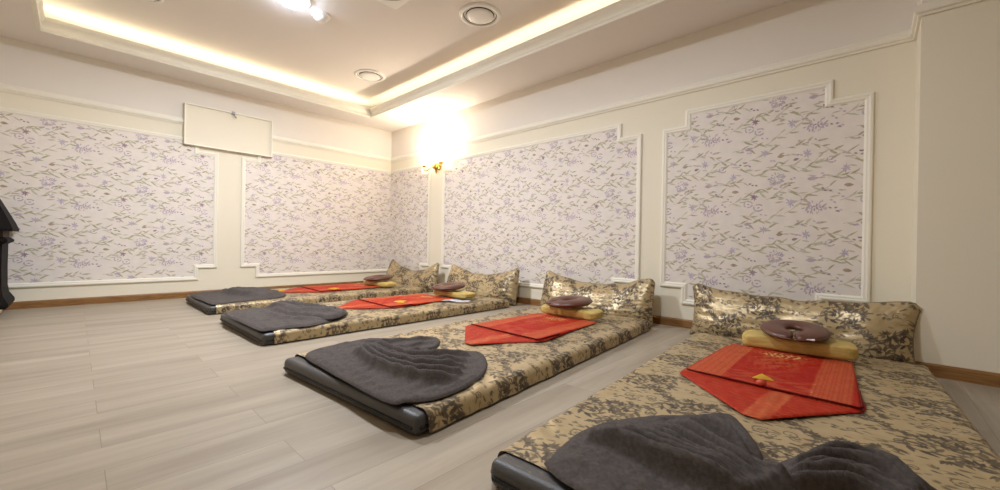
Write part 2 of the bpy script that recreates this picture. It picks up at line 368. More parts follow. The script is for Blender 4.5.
def clip(poly, x0, x1, z0, z1):
    for ax, v, s in ((0, x0, 1), (0, x1, -1), (1, z0, 1), (1, z1, -1)):
        out = []
        for i in range(len(poly)):
            a, b = poly[i-1], poly[i]; da, db = s*(a[ax]-v), s*(b[ax]-v)
            if (da >= 0) != (db >= 0):
                t = da/(da-db); out.append((a[0]+(b[0]-a[0])*t, a[1]+(b[1]-a[1])*t))
            if db >= 0: out.append(b)
        poly = out
        if len(poly) < 3: return None
    return poly
def paper(bm, rects, to3, u0, w0):
    """ground and printed motifs inside the union of the rects; to3(a, z, h) maps wall coordinates to the room"""
    h0 = .0054
    for (x0, x1, z0, z1) in rects:
        f = bm.faces.new([bm.verts.new(to3(a, z, .005)) for a, z in ((x0, z0), (x1, z0), (x1, z1), (x0, z1))]); f.material_index = 0
        for i in range(int(math.floor((x0-u0)/PW))-1, int(math.floor((x1-u0)/PW))+2):
            for j in range(int(math.floor((z0-w0)/PH))-1, int(math.floor((z1-w0)/PH))+2):
                ou, ow = u0+i*PW, w0+j*PH
                for k_, (mi, p, (a, b, c, d)) in enumerate(TB):
                    if a+ou > x1 or b+ou < x0 or c+ow > z1 or d+ow < z0: continue
                    q = clip([(s+ou, t+ow) for s, t in p], x0, x1, z0, z1)
                    if q:
                        try:
                            f = bm.faces.new([bm.verts.new(to3(s, t, h0+.00012*mi+(k_ % 17)*.000006)) for s, t in q]); f.material_index = mi+1
                        except ValueError: pass
def frame(bm, pts, to3, closed=True):
    prof = [(.0, .0), (.0, .010), (.005, .017), (.016, .019), (.026, .015), (.036, .015), (.044, .009), (.048, .007), (.048, 0)]
    rows = path_sweep(bm, pts, [(-d, h) for d, h in prof], closed)
    V = [[bm.verts.new(to3(q.x, q.y, h)) for q, h in r] for r in rows]
    n = len(V)
    for i in range(n if closed else n-1):
        a, b = V[i], V[(i+1) % n]
        for k in range(len(prof)-1): bm.faces.new([a[k], a[k+1], b[k+1], b[k]])
    if not closed: bm.faces.new(V[0]); bm.faces.new(V[-1][::-1])
toB = lambda a, z, h: (a, -h-.0015, z)
toA = lambda a, z, h: (h+.0015, a, z)
PMATS = [M['paper']]+[M[k] for k in PM]
ZT, ZN, ZB, ZS = 1.945, 1.805, .208, .352
def notched(x0, x1, nl, nr, bl, br):
    """clockwise outline with stepped corners (outward = left of travel)"""
    return [(x0, ZS), (x0, ZN), (nl, ZN), (nl, ZT), (nr, ZT), (nr, ZN), (x1, ZN), (x1, ZS), (br, ZS), (br, ZB), (bl, ZB), (bl, ZS)]
def fill(x0, x1, nl, nr, bl, br, m=.04):
    xs = sorted({x0+m, nl+m, nr-m, x1-m, bl+m, br-m}); out = []
    for a, b in zip(xs, xs[1:]):
        c = (a+b)/2
        top = ZT-m if nl+m < c < nr-m else ZN-m
        bot = ZB+m if bl+m < c < br-m else ZS+m
        out.append((a, b, bot, top))
    return out
def panel(name, label, args, to3, u0, w0):
    t = thing(name, label, 'wall panel', to3((args[0]+args[1])/2, ZB, 0), 0, 'framed wallpaper panels')
    org = Vector(t.location); tl = lambda a, z, h: Vector(to3(a, z, h))-org
    bm = bmesh.new(); paper(bm, fill(*args), tl, u0, w0); 
    me = bpy.data.meshes.new('wallpaper'); bm.to_mesh(me); bm.free(); link_mesh('wallpaper', me, PMATS, t, False)
    bm = bmesh.new(); frame(bm, notched(*args), tl); obj('moulding', bm, M['trim'], t, False)
    return t
panel('wallpaper_panel', 'large floral wallpaper panel just right of the wall lamp', (1.43, 4.465, 1.61, 4.255, 1.61, 4.215), toB, 5.787-.08-PW*4, 1.033-.06)
panel('wallpaper_panel', 'framed floral wallpaper panel farthest right, above the pillow of the nearest mattress', (4.665, 6.095, 4.865, 5.88, 4.855, 5.845), toB, 5.787-.08, 1.033-.06)
panel('wallpaper_panel', 'framed floral wallpaper panel at the left end of the left wall', (-4.56, -2.487, -4.36, -2.69, -4.36, -2.68), toA, -3.68-.08, 1.043-.06)
t = thing('wallpaper_panel', 'floral wallpaper panel folding around the room corner behind the farthest pillow', 'wall panel', (0, 0, ZB), 0, 'framed wallpaper panels')
org = Vector((0, 0, ZB)); m_ = .04
lA = lambda a, z, h: Vector(toA(a, z, h))-org
lB = lambda a, z, h: Vector(toB(a, z, h))-org
bm = bmesh.new()
paper(bm, [(-2.235+m_, -2.055+m_, ZS+m_, ZN-m_), (-2.055+m_, -.002, ZB+m_, ZT-m_)], lA, -3.68-.08, 1.043-.06)
paper(bm, [(.002, .93-m_, ZB+m_, ZT-m_), (.93-m_, 1.125-m_, ZS+m_, ZN-m_)], lB, .08-.3, 1.043-.06)
me = bpy.data.meshes.new('wallpaper'); bm.to_mesh(me); bm.free(); link_mesh('wallpaper', me, PMATS, t, False)
bm = bmesh.new()
frame(bm, [(-.002, ZB), (-2.055, ZB), (-2.055, ZS), (-2.235, ZS), (-2.235, ZN), (-2.055, ZN), (-2.055, ZT), (-.002, ZT)], lA, False)
frame(bm, [(.002, ZT), (.93, ZT), (.93, ZN), (1.125, ZN), (1.125, ZS), (.93, ZS), (.93, ZB), (.002, ZB)], lB, False)
obj('moulding', bm, M['trim'], t, False)

# ------------------------------------------------------------------ white wall box on the left wall
t = thing('wall_box', 'shallow white open-front box hung high on the left wall over the rail', 'wall box', (0, -2.365, 1.855))
bm = bmesh.new(); w2, hh, dp = .48, .5, .062
box(bm, .032, .04, -w2, w2, 0, hh); obj('back_panel', bm, M['wall'], t)
bm = bmesh.new()
box(bm, .002, dp, -w2, -w2+.014, 0, hh, .002); box(bm, .002, dp, w2-.014, w2, 0, hh, .002)
box(bm, .002, dp, -w2+.014, w2-.014, 0, .014, .002); box(bm, .002, dp, -w2+.014, w2-.014, hh-.014, hh, .002)
obj('rim', bm, M['trim'], t)
bm = bmesh.new(); box(bm, .04, dp+.012, .0, .035, hh-.03, hh+.01, .004); tube(bm, [(dp+.01, .018, hh-.02), (dp+.03, .02, hh-.045), (dp+.028, .045, hh-.075)], .008); obj('latch', bm, M['metal'], t)

# ------------------------------------------------------------------ wall lamp
t = thing('wall_lamp', 'lit brass two-arm wall lamp with frosted glass shades on the back wall', 'lamp', (1.34, 0, 1.835))
bm = bmesh.new(); lathe(bm, [(0, 0), (.05, 0), (.055, .008), (.04, .018), (.02, .026), (0, .028)], 32)
bmesh.ops.rotate(bm, verts=bm.verts, cent=(0, 0, 0), matrix=Matrix.Rotation(PI/2, 3, 'X')); bmesh.ops.translate(bm, verts=bm.verts, vec=(0, 0, .03)); obj('wall_plate', bm, M['brass'], t, True)
bm = bmesh.new(); lathe(bm, [(0, -.085), (.006, -.08), (.01, -.065), (.016, -.055), (.022, -.03), (.036, -.012), (.042, .008), (.036, .016), (.026, .022), (.022, .04), (.03, .055), (.016, .064), (0, .07)], 28, (0, -.06, 0))
for k in range(6):
    a = k*PI/3; tube(bm, [(.03*math.cos(a), -.06+.03*math.sin(a), -.02), (.05*math.cos(a), -.06+.05*math.sin(a), .012), (.058*math.cos(a), -.06+.058*math.sin(a), .045), (.048*math.cos(a), -.06+.048*math.sin(a), .062)], [.008, .011, .008, .003], 8)
tube(bm, [(0, -.02, .03), (0, -.06, .02)], .012); obj('bracket', bm, M['brass'], t, True)
for s in (-1, 1):
    ex, ey, ez = s*.205, -.13, .035
    bm = bmesh.new(); tube(bm, spline([(s*.025, -.065, -.005), (s*.07, -.085, .022), (s*.12, -.11, -.02), (s*.17, -.125, -.035), (ex, ey, -.005), (ex, ey, ez)], 6), .0065); obj('arm', bm, M['brass'], t, True)
    bm = bmesh.new(); lathe(bm, [(0, -.012), (.02, -.008), (.034, .004), (.038, .012), (.03, .016), (.018, .03), (0, .032)], 28, (ex, ey, ez)); obj('cup', bm, M['brass'], t, True)
    bm = bmesh.new(); lathe(bm, [(.02, .018), (.036, .026), (.052, .05), (.057, .075), (.05, .10), (.046, .118), (.056, .142), (.068, .155), (.065, .155), (.052, .142), (.042, .118), (.046, .1), (.053, .075), (.048, .05), (.033, .03), (.018, .022)], 32, (ex, ey, ez)); g = obj('shade', bm, M['glass'], t, True)
    bm = bmesh.new(); lathe(bm, [(0, .03), (.012, .034), (.018, .06), (.028, .085), (.024, .105), (0, .115)], 20, (ex, ey, ez)); obj('bulb', bm, M['glass'], g, True)
    lamp('wall_lamp_light', 'POINT', (1.34+ex, ey, 1.835+ez+.15), 15, (1., .91, .78), shadow_soft_size=.05)

# ------------------------------------------------------------------ ceiling fixtures
def ceiling_lamp(label, x, y, m):
    t = thing('ceiling_lamp', label, 'lamp', (x, y, ZU), 0, 'round ceiling lamps')
    bm = bmesh.new(); lathe(bm, [(0, 0), (.145, 0), (.15, -.012), (.14, -.022), (.125, -.022), (0, -.02)], 48); obj('trim_ring', bm, M['plastic'], t, True)
    bm = bmesh.new(); lathe(bm, [(.122, -.02), (.118, -.04), (.09, -.055), (0, -.062)], 48); obj('diffuser', bm, m, t, True)
ceiling_lamp('bright round cool-white lamp in the ceiling recess', *DOWN, M['diffuser'])
ceiling_lamp('dim round fill lamp added in the recess above the middle mattresses', *FILL_LAMP, M['dim'])
t = thing('smoke_detector', 'small white smoke detector beside the bright round ceiling lamp', 'smoke detector', (*at((321, 18), ZU-.03), ZU))
bm = bmesh.new(); lathe(bm, [(0, 0), (.085, 0), (.085, -.014), (.07, -.024), (0, -.024)], 32); obj('base', bm, M['plastic'], t, True)
bm = bmesh.new(); lathe(bm, [(.064, -.02), (.064, -.04), (.042, -.06), (0, -.066)], 32); obj('sensor', bm, M['plastic'], t, True)
def diffuser(label, x, y, s):
    t = thing('air_vent', label, 'air vent', (x, y, ZU), 0, 'round ceiling vents')
    bm = bmesh.new(); lathe(bm, [(0, 0), (.245*s, 0), (.245*s, -.006), (.22*s, -.016), (.2*s, -.016), (.198*s, -.004), (0, -.004)], 56); obj('trim_ring', bm, M['plastic'], t, True)
    bm = bmesh.new(); lathe(bm, [(.197*s, -.005), (.18*s, -.003), (.15*s, -.005), (0, -.0055)], 56); obj('slot', bm, M['vgap'], t, True)
    bm = bmesh.new(); lathe(bm, [(0, -.006), (.148*s, -.006), (.16*s, -.012), (.156*s, -.02), (.11*s, -.026), (0, -.03)], 56); obj('disc', bm, M['plastic'], t, True)
diffuser('large round white ceiling vent near the back wall', *at((480, 17), ZU-.02), .81)
diffuser('small round white ceiling vent nearest the corner of the recess', *at((370, 77), ZU-.02), .80)
diffuser('round white ceiling vent at the top edge over the left wall', *at((142, -6), ZU-.02), .64)
acx, acy = at((396, 10), ZU-.04)
t = thing('ceiling_air_conditioner', 'square white ceiling unit with round grey grille, cut by the top edge', 'air conditioner', (acx+.31, acy-.31, ZU))
bm = bmesh.new(); box(bm, -.31, .31, -.31, .31, -.045, 0, .012); obj('panel', bm, M['plastic'], t)
bm = bmesh.new(); lathe(bm, [(.275, -.04), (.28, -.05), (.262, -.056), (.248, -.048), (0, -.046)], 48); obj('grille', bm, M['grille'], t, True)

# ------------------------------------------------------------------ dark carved stand at the left edge
t = thing('pedestal_stand', 'dark wooden stand with sloped tiered top against the left wall, cut by the left edge', 'stand', (.36, -4.40, 0))
def frust(bm, secs):
    R = [[bm.verts.new((sx*a, sy*a, z)) for sx, sy in ((-1, -1), (1, -1), (1, 1), (-1, 1))] for a, z in secs]
    for a, b in zip(R, R[1:]):
        for i in range(4): bm.faces.new([a[i], a[(i+1) % 4], b[(i+1) % 4], b[i]])
    bm.faces.new(R[0]); bm.faces.new(R[-1][::-1]); return bm
obj('plinth', frust(bmesh.new(), [(.212, 0), (.215, .004), (.215, .075), (.208, .08)]), M['trim'], t)
obj('skirt', frust(bmesh.new(), [(.262, .08), (.285, .098), (.283, .125), (.252, .19), (.243, .26)]), M['darkwood'], t)
obj('column', frust(bmesh.new(), [(.243, .26), (.241, .45), (.244, .64)]), M['darkwood'], t)
obj('ledge', frust(bmesh.new(), [(.244, .64), (.275, .662), (.277, .68), (.25, .705)]), M['darkwood'], t)
obj('neck', frust(bmesh.new(), [(.25, .705), (.247, .77)]), M['tan'], t)
obj('hood', frust(bmesh.new(), [(.247, .765), (.302, .758), (.306, .775), (.285, .84), (.20, 1.05), (.17, 1.10), (.0001, 1.12)]), M['darkwood'], t)

# ------------------------------------------------------------------ brocade pattern: one woven repeat
TS, TN = .46, 640
BP = np.zeros((TN, TN), np.float32); PXM = TS/TN
def stamp(cx, cy, rx, ry, a, val, soft=1.2):
    R = max(rx, ry)+3*PXM; n = int(R/PXM)+2; ix, iy = int(cx/PXM), int(cy/PXM)
    gx, gy = np.meshgrid(np.arange(ix-n, ix+n+1), np.arange(iy-n, iy+n+1), indexing='ij')
    dx, dy = gx*PXM-cx, gy*PXM-cy; x = dx*math.cos(a)+dy*math.sin(a); y = -dx*math.sin(a)+dy*math.cos(a)
    t = x/rx; wy = ry*np.clip(1-.55*t, .2, 2)                       # teardrop
    d = np.sqrt(t*t+(y/wy)**2); k = np.clip((1-d)*min(rx, ry)/(soft*PXM)+.5, 0, 1)*val
    gx %= TN; gy %= TN; BP[gx, gy] = np.maximum(BP[gx, gy], k)
def stroke(pts, wd, val):
    for a, b in zip(pts, pts[1:]):
        L = math.hypot(b[0]-a[0], b[1]-a[1]); n = max(1, int(L/(wd*.5)))
        for k in range(n): stamp(a[0]+(b[0]-a[0])*k/n, a[1]+(b[1]-a[1])*k/n, wd/2*1.05, wd/2, 0, val)
br = random.Random(11)
def scroll(cx, cy, R, a0, turns, d=1):
    pts = []
    for k in range(46):
        t = k/45; r = R*(1-.80*t); a = a0+d*turns*2*PI*t; pts.append((cx+r*math.cos(a), cy+r*math.sin(a)))
    stroke(pts, .0062, .9)
    for k in range(1, 42, 4):
        p, q = pts[k], pts[k+1]; a = math.atan2(q[1]-p[1], q[0]-p[0])+d*-1*br.uniform(.4, 1.0); L = br.uniform(.014, .024)
        stamp(p[0]+math.cos(a)*L, p[1]+math.sin(a)*L, L, L*.36, a, br.uniform(.75, 1))
    for k in range(6): stamp(cx+.009*math.cos(k*1.05), cy+.009*math.sin(k*1.05), .008, .0045, k*1.05, 1.)
def spray(cx, cy, a, n, L, val=1.):
    for k in range(n):
        b = a+(k-(n-1)/2)*br.uniform(.36, .5); l = L*br.uniform(.7, 1.15)
        stamp(cx+math.cos(b)*l*.9, cy+math.sin(b)*l*.9, l*.62, l*.21, b, val*br.uniform(.75, 1))
for sx, sy in ((0, 0), (.23, .23)):
    scroll(.085+sx, .10+sy, .062, .4, 1.35); scroll(.185+sx, .175+sy, .050, 3.4, 1.3, -1); scroll(.175+sx, .055+sy, .036, 2, 1.2)
    vine = spline([(.0+sx, .215+sy), (.05+sx, .185+sy), (.10+sx, .175+sy), (.135+sx, .20+sy), (.18+sx, .235+sy), (.23+sx, .215+sy)], 10)
    stroke(vine, .0065, .9)
    for k in range(3, 48, 6): spray(vine[k][0], vine[k][1], br.choice([1.1, -1.1, 2.0, -2.0])+br.uniform(-.4, .4), 3, .024)
    for q in ((.03, .185, 1.2, 6, .030), (.12, .205, 2.2, 7, .028), (.215, .10, .3, 6, .030), (.02, .04, -2.2, 6, .027), (.225, .01, 1.9, 6, .027), (.12, .03, -1.2, 5, .024), (.14, .13, .8, 5, .024)):
        spray(q[0]+sx, q[1]+sy, *q[2:])
for k in range(16):
    cx, cy, R_, a_, d_ = br.uniform(0, TS), br.uniform(0, TS), br.uniform(.018, .030), br.uniform(0, 6), br.choice((-1, 1))
    stroke([(cx+R_*(1-.8*q/24)*math.cos(a_+d_*q*.34), cy+R_*(1-.8*q/24)*math.sin(a_+d_*q*.34)) for q in range(25)], .0045, .9)
for k in range(110): stamp(br.uniform(0, TS), br.uniform(0, TS), br.uniform(.010, .020), br.uniform(.0035, .006), br.uniform(-.6, .6)+(PI if br.random() < .5 else 0), br.uniform(.45, .9))
for k in range(22): spray(br.uniform(0, TS), br.uniform(0, TS), br.uniform(0, 6), 3, .020, .85)
def brocade(u, v):
    x = np.mod(u, TS)/PXM; y = np.mod(v, TS)/PXM; i = np.floor(x).astype(int); j = np.floor(y).astype(int); fx, fy = x-i, y-j
    i0, i1, j0, j1 = i % TN, (i+1) % TN, j % TN, (j+1) % TN
    return (BP[i0, j0]*(1-fx)*(1-fy)+BP[i1, j0]*fx*(1-fy)+BP[i0, j1]*(1-fx)*fy+BP[i1, j1]*fx*fy)

# ------------------------------------------------------------------ mattresses
T = .086
def smooth01(t): t = np.clip(t, 0, 1); return t*t*(3-2*t)
def edge_profile(L, r, z0):
    """arc-length map over a side, a rounded edge and the top: s in [0, side+arc+...] -> (inset, height)"""
    side = T-r-z0; arc = r*PI/2
    def f(s):
        a = np.clip((s-side)/r, 0, PI/2)
        x = np.where(s < side, 0, np.where(s < side+arc, r-r*np.cos(a), r+s-side-arc))
        z = np.where(s < side, z0+s, np.where(s < side+arc, T-r+r*np.sin(a), T))
        return x, z
    return f, side+arc+L/2-r
def mattress(label, x0, x1, y0, y1, res, seed, turn=0.):
    W, L = x1-x0, y1-y0
    t = thing('mattress', label, 'mattress', ((x0+x1)/2-math.sin(turn)*L/2, y0+math.cos(turn)*L/2, 0), turn, 'floor mattresses in a row')
    bm = bmesh.new(); box(bm, -W/2+.008, W/2-.008, -L/2, L/2-.01, .001, T-.004, .026, 4); obj('pad', bm, M['vinyl'], t, True)['label'] = 'charcoal vinyl mattress pad'
    bm = bmesh.new(); h = .034; e = .005
    box(bm, -W/2+.03, W/2-.03, -L/2-e, -L/2+.01, h-.005, h+.005); box(bm, -W/2+.008-e, -W/2+.02, -L/2+.02, L/2-.04, h-.005, h+.005); box(bm, W/2-.02, W/2-.008+e, -L/2+.02, L/2-.04, h-.005, h+.005)
    obj('zipper', bm, M['zip'], t)
    f, half = edge_profile(W, .034, .006); s = np.linspace(0, 2*half, int(2*half/res)); s2 = np.minimum(s, 2*half-s)
    ix, zx = f(s2); xs = np.where(s < half, -W/2+ix, W/2-ix)
    fy, halfy = edge_profile(L*2, .034, .006); ln = L-.055
    side = T-.034-.006; arc = .034*PI/2; tot = ln-.034+arc+side; q = np.linspace(0, tot, int(tot/res)); iy, zy = fy(tot-q)
    ys = L/2-iy
    X, Y = np.meshgrid(xs, ys, indexing='ij'); Z = np.minimum(zx[:, None], zy[None, :])
    SX, SY = np.meshgrid(s-half, ys, indexing='ij'); side_k = smooth01((.05-np.minimum(s2, 1)[:, None])/.05)*np.ones_like(Z)
    top = smooth01((s2-.06)/.04)[:, None]*np.ones_like(Z)
    edge = np.exp(-((s2-.10)/.07)**2)[:, None]
    Z = Z+.0045+top*(.003*noise2(X, Y, seed, .5)+0.0011*noise2(X, Y, seed+1, .12))+edge*.0035*np.sin(Y*46+2.5*noise2(X, Y, seed+2, .3))*smooth01((noise2(X*0, Y, seed+3, .5)+.3)/.6)
    sgn = np.where(s < half, -1., 1.)[:, None]
    X = X+sgn*(.004+side_k*.006*np.abs(noise2(X*0, Y, seed+4, .22)))
    Y = Y+.004*np.where(zy < T-.03, 1, 0)[None, :]
    Y = Y+(.012*noise2(X, Y*0, seed+6, .5)+.008)*smooth01((-(Y+L/2)+.2)/.15)
    Z = np.maximum(Z, .004)
    c = grid_obj('cover', np.stack([X, Y, Z], -1), M['brocade'], t, brocade(SX+seed*.13, SY*1.0+seed*.29))
    c['label'] = 'gold brocade cover'
    return t
mattress('nearest floor mattress in gold brocade cover, cut by the bottom edge', 5.262, 6.455, -2.858, -.53, .0032, 1, .052)
mattress('second nearest floor mattress in gold brocade cover with bare charcoal foot', 3.765, 4.898, -2.915, -.385, .0042, 2, .072)
mattress('third mattress from the camera, gold brocade cover, between two others', 1.995, 3.12, -2.865, -.37, .0065, 3, .008)
mattress('farthest floor mattress in gold brocade cover, beside the left wall', .43, 1.56, -2.865, -.37, .008, 4)
CEN = {4: 5.8375, 3: 4.32, 2: 2.5575, 1: .995}

# ------------------------------------------------------------------ large pillows behind the mattresses
def pillow(label, x0, x1, yl, yr, seed, res, tip=.42, sag=.085, z0=.012, th=.125, lean=.10, pin=.012, wide=.03):
    W = math.hypot(x1-x0, yr-yl); Hh = tip-z0
    t = thing('back_pillow', label, 'pillow', ((x0+x1)/2, (yl+yr)/2, 0), math.atan2(yr-yl, x1-x0), 'brocade back pillows')
    nu, nv = int(W/res), int(Hh*1.1/res); u = np.linspace(-1, 1, nu); v = np.linspace(-1, 1, nv)
    U, V = np.meshgrid(u, v, indexing='ij')
    def side(sg):
        pinch = 1-pin*(1-V**2)+wide*(1-V)/2
        X = U*W/2*pinch
        zt = tip-sag*(1-np.minimum(np.abs(U)/.93, 1)**2.0)-.03*smooth01((np.abs(U)-.95)/.05)+.006*noise2(X, X*0, seed, .3); zb = z0+.03*(1-U**4)*0
        Z = zb+(zt-zb)*(V+1)/2
        q = np.clip((1-np.abs(U)**5.0)*(1-np.abs(V)**3.0), 0, 1)**.55
        q *= 1-.12*np.cos(U*PI)*0
        bul = th*q*(1-.25*V)
        # crease folds running from the corners
        cr = .010*noise2(X*1.2, Z, seed+1, .35)*q+0.0025*noise2(X*.35, Z*1.6, seed+2, .09)*q+.003*noise2(X+Z, Z-X, seed+3, .07)*(1-q)
        Y = -(bul+cr) if sg < 0 else bul*.8
        Y = Y+lean*(V+1)/2*.9-lean*.45
        return X, Y, Z
    XF, YF, ZF = side(-1); XB, YB, ZB_ = side(1)
    P = np.concatenate([np.stack([XF, YF, ZF], -1), np.stack([XB, YB, ZB_], -1)[:, ::-1]], 1)
    pu = np.concatenate([U, U[:, ::-1]], 1)*W/2; pv = np.concatenate([V, 2.3+V], 1)*Hh*.55
    o = grid_obj('pillowcase', P, M['brocade'], t, brocade(pu+seed*.17, pv+seed*.31+.1))
    bm = bmesh.new()                                    # piping round the edge
    vs = np.linspace(-1, 1, 20); us = np.linspace(-1, 1, 60)
    def rim(uu, vv):
        i = min(int((uu+1)/2*(nu-1)), nu-1); j = min(int((vv+1)/2*(nv-1)), nv-1); return tuple(P[i, j])
    loop = [rim(-1, a) for a in vs]+[rim(a, 1) for a in us[1:]]+[rim(1, -a) for a in vs[1:]]+[rim(-a, -1) for a in us[1:]]
    tube(bm, loop, .0045, 6); p = obj('piping', bm, M['brocade'], t, True)
    a_ = p.data.attributes.new('print', 'FLOAT', 'POINT'); a_.data.foreach_set('value', [.45]*len(p.data.vertices))
    return t
pillow('long brocade pillow standing behind the nearest mattress, against the jutting wall', 5.02, 6.31, -.27, -.385, 7, .0036, .415, .05, .012, .10, .07, .04, -.012)
pillow('brocade pillow with raised corners behind the second nearest mattress', 3.46, 4.67, -.19, -.19, 8, .0045, .43, .095)
pillow('brocade pillow with raised corners behind the third mattress from the camera', 1.84, 3.07, -.19, -.19, 9, .0065, .43, .11)
pillow('farthest brocade pillow, in the room corner behind the last mattress', .30, 1.56, -.19, -.19, 10, .008, .43, .15)

# ------------------------------------------------------------------ cloths: outline + folds
def inside(px, py, poly):
    c = np.zeros(px.shape, bool); n = len(poly)
    for i in range(n):
        x1, y1 = poly[i-1]; x2, y2 = poly[i]
        if y1 == y2: continue
        k = ((y1 > py) != (y2 > py)) & (px < (x2-x1)*(py-y1)/(y2-y1)+x1); c ^= k
    return c
def dist(px, py, pts, closed=False):
    d = np.full(px.shape, 9.); n = len(pts)
    for i in range(0 if closed else 1, n):
        x1, y1 = pts[i-1]; x2, y2 = pts[i]; dx, dy = x2-x1, y2-y1; L = dx*dx+dy*dy+1e-12
        t = np.clip(((px-x1)*dx+(py-y1)*dy)/L, 0, 1); d = np.minimum(d, np.hypot(px-x1-t*dx, py-y1-t*dy))
    return d
def cloth(name, outline, zbase, thick, ridges, res, m, parent=None, seed=1, amp=.003, wl=.12, pr=None, origin=(0, 0, 0), smooth_n=4):
    poly = spline(outline, smooth_n, True) if smooth_n else list(outline)
    bp = []
    for i in range(len(poly)):                        # resample the border
        a, b = np.array(poly[i-1]), np.array(poly[i]); n = max(1, int(np.hypot(*(b-a))/res))
        bp += [tuple(a+(b-a)*k/n) for k in range(n)]
    xs = np.array(bp); gx, gy = np.meshgrid(np.arange(xs[:, 0].min(), xs[:, 0].max(), res), np.arange(xs[:, 1].min(), xs[:, 1].max(), res), indexing='ij')
    gx = gx.ravel(); gy = gy.ravel(); k = inside(gx, gy, bp); gx, gy = gx[k], gy[k]
    d = dist(gx, gy, bp, True); k = d > res*.55; gx, gy, d = gx[k], gy[k], d[k]
    nb = len(bp); V = [Vector(p) for p in bp]+[Vector((a, b)) for a, b in zip(gx, gy)]
    E = [(i, (i+1) % nb) for i in range(nb)]
    v2, e2, f2, *_ = delaunay_2d_cdt(V, E, [], 1, 1e-6)
    A = np.array([(p.x, p.y) for p in v2]); dd = dist(A[:, 0], A[:, 1], bp, True)
    q = np.clip(dd/(thick*1.2), 0, 1); z = zbase+thick*np.sqrt(np.clip(1-(1-q)**2, 0, 1))
    f = smooth01(dd/.035)
    hgt = np.zeros(len(A))
    for pts, wd, h in ridges:
        pts = spline(pts, 6); dr = dist(A[:, 0], A[:, 1], pts)
        e0 = np.minimum(np.hypot(A[:, 0]-pts[0][0], A[:, 1]-pts[0][1]), np.hypot(A[:, 0]-pts[-1][0], A[:, 1]-pts[-1][1]))
        tp = .6+.4*smooth01(e0/.08)
        hgt = np.maximum(hgt, tp*h*np.exp(-(dr/(wd*(1.6-.6*tp)))**2))+.18*h*tp*np.exp(-(dr/(wd*2.2))**2)
    z = z+np.maximum(hgt, -thick*.4)*smooth01((dd-.004)/.085)+f*amp*(1+noise2(A[:, 0], A[:, 1], seed, wl)+.4*noise2(A[:, 0], A[:, 1], seed+1, wl*.4))
    bot = [i for i in range(len(A)) if dd[i] < 1e-5]
    # border skirt down to the surface below
    o_ = np.array(origin); co = [tuple(np.array((A[i, 0], A[i, 1], z[i]))-o_) for i in range(len(A))]
    me = bpy.data.meshes.new(name); me.from_pydata(co, [], [tuple(f_) for f_ in f2]); me.update()
    if pr is not None:
        a_ = me.attributes.new('print', 'FLOAT', 'POINT'); a_.data.foreach_set('value', pr(A[:, 0], A[:, 1]).astype(np.float32))
    return link_mesh(name, me, m, parent)
def px(pts, z): return [at(p, z) for p in pts]
ZM = T+.011
def blanket(label, outline, ridges, res, seed):
    c = np.mean(outline, 0); o = cloth('blanket', outline, ZM, .012, ridges, res, M['blanket'], None, seed, .0035, .10, origin=(c[0], c[1], T))
    o.location = (c[0], c[1], T); return tag(o, label, 'blanket', 'charcoal blankets on the mattress feet')
# second nearest mattress
B3 = px([(305, 353.5), (318, 347), (345, 341), (370, 337), (400, 337), (430, 335), (440, 338), (437, 344), (428, 348), (445, 349), (478, 350), (487, 358), (484, 371), (465, 384), (440, 394), (420, 397.5), (405, 398), (396, 400), (380, 395.5), (350, 380), (322, 364.5)], .115)
def fan(a, b, n, z, wd, h, jit=3.):
    """n folds spread between two guide lines"""
    rr = random.Random(int(a[0][0]*7+n)); out = []
    for k in range(n):
        t = k/max(1, n-1); j = rr.uniform(-jit, jit)*(0 if k in (0, n-1) else 1)
        out.append((px([(p[0]*(1-t)+q[0]*t+j, p[1]*(1-t)+q[1]*t+j*.25) for p, q in zip(a, b)], z), wd*rr.uniform(.8, 1.3), h*rr.uniform(.65, 1.15)))
    return out
R3 = fan([(376, 345), (394, 352), (415, 356), (442, 355), (466, 354)], [(358, 351), (372, 363), (400, 374), (430, 380), (455, 378)], 5, .125, .0150, .044, 1)
R3 += fan([(362, 340), (385, 341), (410, 339), (430, 337)], [(372, 344), (392, 350), (412, 350), (430, 344)], 3, .125, .014, .024, 1)
R3 += fan([(335, 346), (350, 360), (372, 376), (398, 390)], [(318, 352), (340, 368), (365, 384), (394, 398)], 3, .115, .022, .006, 2)
R3 += [(px([(308, 358), (350, 382), (398, 401)], .115), .012, .006), (px([(405, 398), (440, 391), (480, 372)], .115), .014, .012)]
blanket('crumpled charcoal blanket on the foot of the second nearest mattress', B3, R3, .006, 31)
# nearest mattress
B4 = px([(545, 459), (548, 455), (560, 443), (580, 428), (610, 418), (650, 413), (690, 412), (728, 411), (746, 425), (762, 448)], .115)+px([(766, 464), (778, 453), (810, 445), (850, 445), (890, 455), (930, 475), (950, 488)], .13)+[(6.33, -2.42), (6.365, -2.62), (6.34, -2.8), (6.1, -2.845), (5.7, -2.852), (5.52, -2.852)]
R4 = fan([(592, 438), (614, 447), (650, 463), (700, 482), (740, 496)], [(704, 421), (722, 430), (742, 445), (758, 462), (785, 480)], 8, .13, .0135, .062, 3)
R4 += fan([(560, 452), (590, 466), (630, 486)], [(575, 442), (610, 455), (650, 475)], 2, .12, .022, .012, 1)
R4 += fan([(735, 416), (748, 432), (756, 450)], [(715, 413), (736, 432), (750, 455)], 2, .13, .014, .022, 1)
R4 += fan([(776, 460), (805, 450), (845, 450), (885, 460), (925, 478)], [(778, 486), (810, 482), (850, 484), (880, 492), (900, 500)], 6, .135, .0135, .050, 2)
blanket('crumpled charcoal blanket on the foot of the nearest mattress, cut by the bottom edge', B4, R4, .006, 33)
